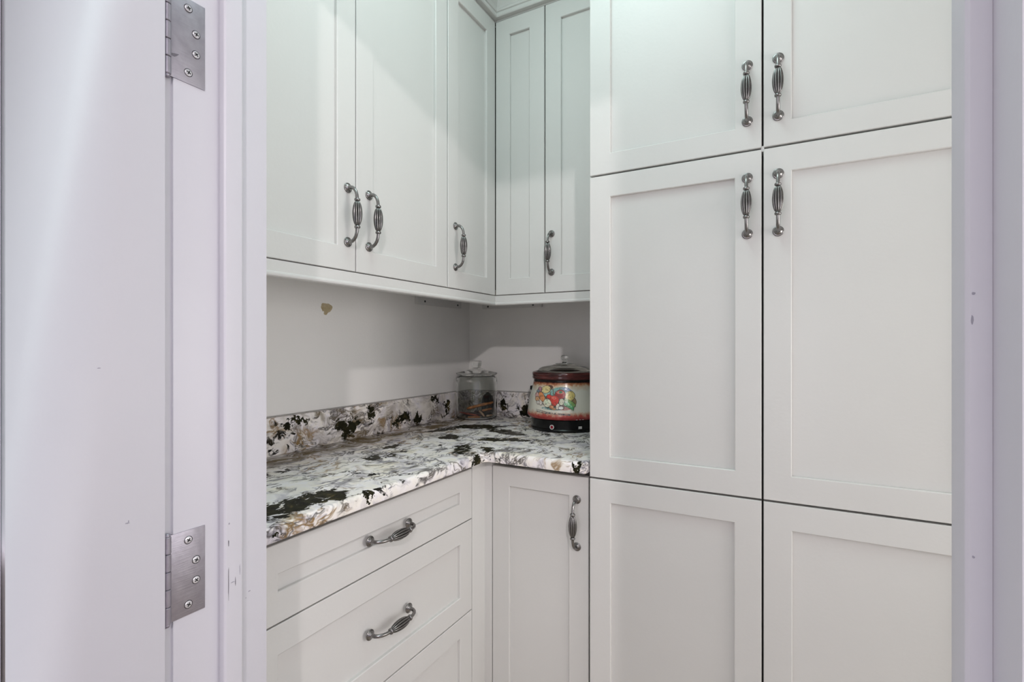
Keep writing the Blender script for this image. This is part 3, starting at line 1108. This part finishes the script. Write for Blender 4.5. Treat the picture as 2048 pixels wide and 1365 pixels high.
def ell(cx_, cy_, rx, ry, rot=0, n=22, jit=.04):
    out = []
    for i in range(n):
        a = 2 * PI * i / n
        k = 1 + random.uniform(-jit, jit)
        x, y = rx * k * math.cos(a), ry * k * math.sin(a)
        out.append((cx_ + x * math.cos(rot) - y * math.sin(rot), cy_ + x * math.sin(rot) + y * math.cos(rot)))
    return out


LAY = [0]


def shape(pts, col, outline=True):
    for grow, c in (((1.10, (.07, .05, .04)),) if outline else ()) + ((1.0, col),):
        LAY[0] += 1
        off = .0003 + LAY[0] * .00005
        mx = sum(p[0] for p in pts) / len(pts)
        my = sum(p[1] for p in pts) / len(pts)
        rings = []
        for f in (0.0, .5, 1.0):
            rg = []
            for p in pts:
                dx, dy = p[0] - mx, p[1] - my
                g = f
                if f == 1.0 and grow > 1:
                    l = math.hypot(dx, dy) or 1
                    g = 1 + 11 / l
                rg.append(on_pot(*zc(mx + dx * g, my + dy * g), off))
            rings.append(rg)
        b = len(pv)
        n = len(pts)
        pv.append(rings[0][0])
        pv.extend(rings[1])
        pv.extend(rings[2])
        for i in range(n):
            j = (i + 1) % n
            pf.append((b, b + 1 + i, b + 1 + j))
            pf.append((b + 1 + i, b + 1 + n + i, b + 1 + n + j, b + 1 + j))
            pc.append(c)
            pc.append(c)


shape(ell(640, 1045, 330, 38), (.13, .30, .30), False)
shape(ell(950, 1035, 160, 45), (.55, .24, .20), False)
shape(ell(690, 770, 520, 265, .03), (.16, .11, .08), False)
shape(ell(1205, 860, 55, 95), (.30, .20, .09))
shape([(560, 700), (590, 560), (700, 490), (850, 465), (1040, 478), (1150, 560), (1060, 640), (880, 600), (720, 650), (640, 710)], (.20, .40, .37), False)
shape([(860, 480), (1040, 480), (1150, 560), (1060, 600), (930, 560)], (.22, .28, .42), False)
shape([(360, 680), (450, 600), (590, 535), (640, 545), (560, 610), (540, 680), (420, 735)], (.33, .52, .47))
shape(ell(570, 465, 72, 42, .3), (.12, .045, .025), False)
shape(ell(440, 545, 135, 92, -.35), (.72, .60, .27))
shape(ell(270, 555, 50, 65, .3), (.45, .22, .27))
shape(ell(222, 620, 42, 48), (.22, .30, .36))
shape(ell(190, 730, 52, 85), (.62, .36, .33))
shape(ell(200, 815, 58, 62), (.62, .32, .15))
shape(ell(222, 905, 46, 46), (.74, .68, .62))
shape(ell(296, 890, 38, 82, -.1), (.74, .66, .58))
shape(ell(330, 750, 72, 140, -.5), (.72, .26, .08))
shape(ell(1095, 700, 125, 128, .3), (.62, .50, .16))
shape(ell(835, 665, 138, 118), (.36, .012, .015))
shape(ell(830, 612, 105, 42), (.66, .22, .17), False)
shape(ell(845, 602, 48, 32), (.06, .20, .11), False)
shape([(470, 720), (500, 680), (560, 680), (600, 710), (700, 700), (780, 740), (800, 820), (770, 890), (700, 970), (630, 960), (590, 880), (560, 800), (470, 770)], (.66, .035, .025))
shape(ell(660, 760, 75, 40, .2), (.76, .15, .11), False)
shape([(935, 830), (960, 775), (1040, 790), (1150, 850), (1230, 920), (1240, 960), (1180, 1000), (1050, 900)], (.20, .36, .10))
shape([(925, 910), (950, 840), (1040, 850), (1130, 920), (1195, 1000), (1180, 1080), (1060, 1010), (960, 960)], (.10, .38, .16))
shape([(990, 870), (1060, 890), (1140, 970), (1150, 1010), (1050, 940)], (.32, .58, .33), False)
shape(ell(485, 905, 105, 105), (.78, .74, .56))
shape(ell(460, 880, 50, 60), (.66, .72, .52), False)
shape(ell(600, 1000, 56, 45), (.70, .30, .15))
shape(ell(660, 1050, 60, 24), (.50, .24, .10), False)
shape(ell(868, 860, 62, 85, .15), (.70, .68, .52))
shape(ell(765, 985, 42, 78, .25), (.74, .68, .56))
shape(ell(915, 1010, 35, 50), (.16, .09, .06), False)
shape(ell(850, 1015, 68, 40), (.78, .76, .72))
pic = link_mesh('vegetable_picture', pv, pf, M['print'], ck)
ca = pic.data.color_attributes.new('print_colour', 'FLOAT_COLOR', 'CORNER')
for p_, c in zip(pic.data.polygons, pc):
    for li in p_.loop_indices:
        ca.data[li].color = (*c, 1)

# two short rows of tiny print below the picture, worn past reading
tv, tf = [], []


def dash(zx, zy, w, h, sk=0):
    b = len(tv)
    for dx, dy in ((0, 0), (w, 0), (w + sk, h), (sk, h)):
        tv.append(on_pot(*zc(zx + dx, zy + dy), .0004))
    tf.append((b, b + 1, b + 2, b + 3))


def glyphs(x0, x1, y0, y1, h, step, thin=4):
    x = x0
    while x < x1:
        y = y0 + (y1 - y0) * (x - x0) / (x1 - x0)
        w = step * random.uniform(.5, .75)
        c = random.randrange(5)
        if c in (0, 1, 3):
            dash(x, y, thin * 1.6, h)
        if c in (1, 2):
            dash(x + w, y, thin * 1.6, h)
        if c in (0, 2, 3):
            dash(x, y, w, thin)
        if c in (1, 3, 4):
            dash(x, y + h / 2, w, thin)
        if c in (0, 2, 4):
            dash(x, y + h - thin, w, thin)
        x += step * (1.0 if random.random() > .16 else 1.5)


glyphs(168, 460, 1092, 1137, 18, 17, 6)
glyphs(165, 430, 1130, 1165, 32, 24, 8)
glyphs(450, 1080, 1140, 1178, 46, 30, 11)
link_mesh('printed_words', tv, tf, M['ink'], ck)
tv, tf = [], []
for x in (1250, 1340, 1420):
    dash(x, 1332, 48, 14, 3)
link_mesh('printed_marks', tv, tf, M['label_white'], ck)

# pilot light and switch label on the black base
def on_base(px, py, off):
    u = (px - 1129.3) * .001672
    z = 1.21 - (py - 690) * .00169 - CT
    r = .1168 + off
    a = CANG + math.asin(u / .1168)
    return (r * math.cos(a), r * math.sin(a), z), a


(p_, a_) = on_base(1104, 854.5, -.0005)
ir = MB().lathe([(0, 0), (.0078, 0), (.0078, .0016), (.0060, .0022), (.0052, .0012), (0, .0012)], 24).build('pilot_light', M['label_white'], ck, loc=p_)
ir.rotation_euler = (Matrix.Rotation(a_, 4, 'Z') @ Matrix.Rotation(PI / 2, 4, 'Y')).to_euler()
MB().lathe([(0, .0013), (.0052, .0013), (.0046, .0024), (.0025, .0031), (0, .0033)], 24).build('red_lens', M['red_lens'], ir)
(p_, a_) = on_base(1160.5, 855, .0002)
lb = MB().box(-.0062, .0062, -.0008, .0004, -.0042, .0042).build('switch_label', M['label_white'], ck, loc=p_)
lb.rotation_euler = (0, 0, a_ + PI / 2)
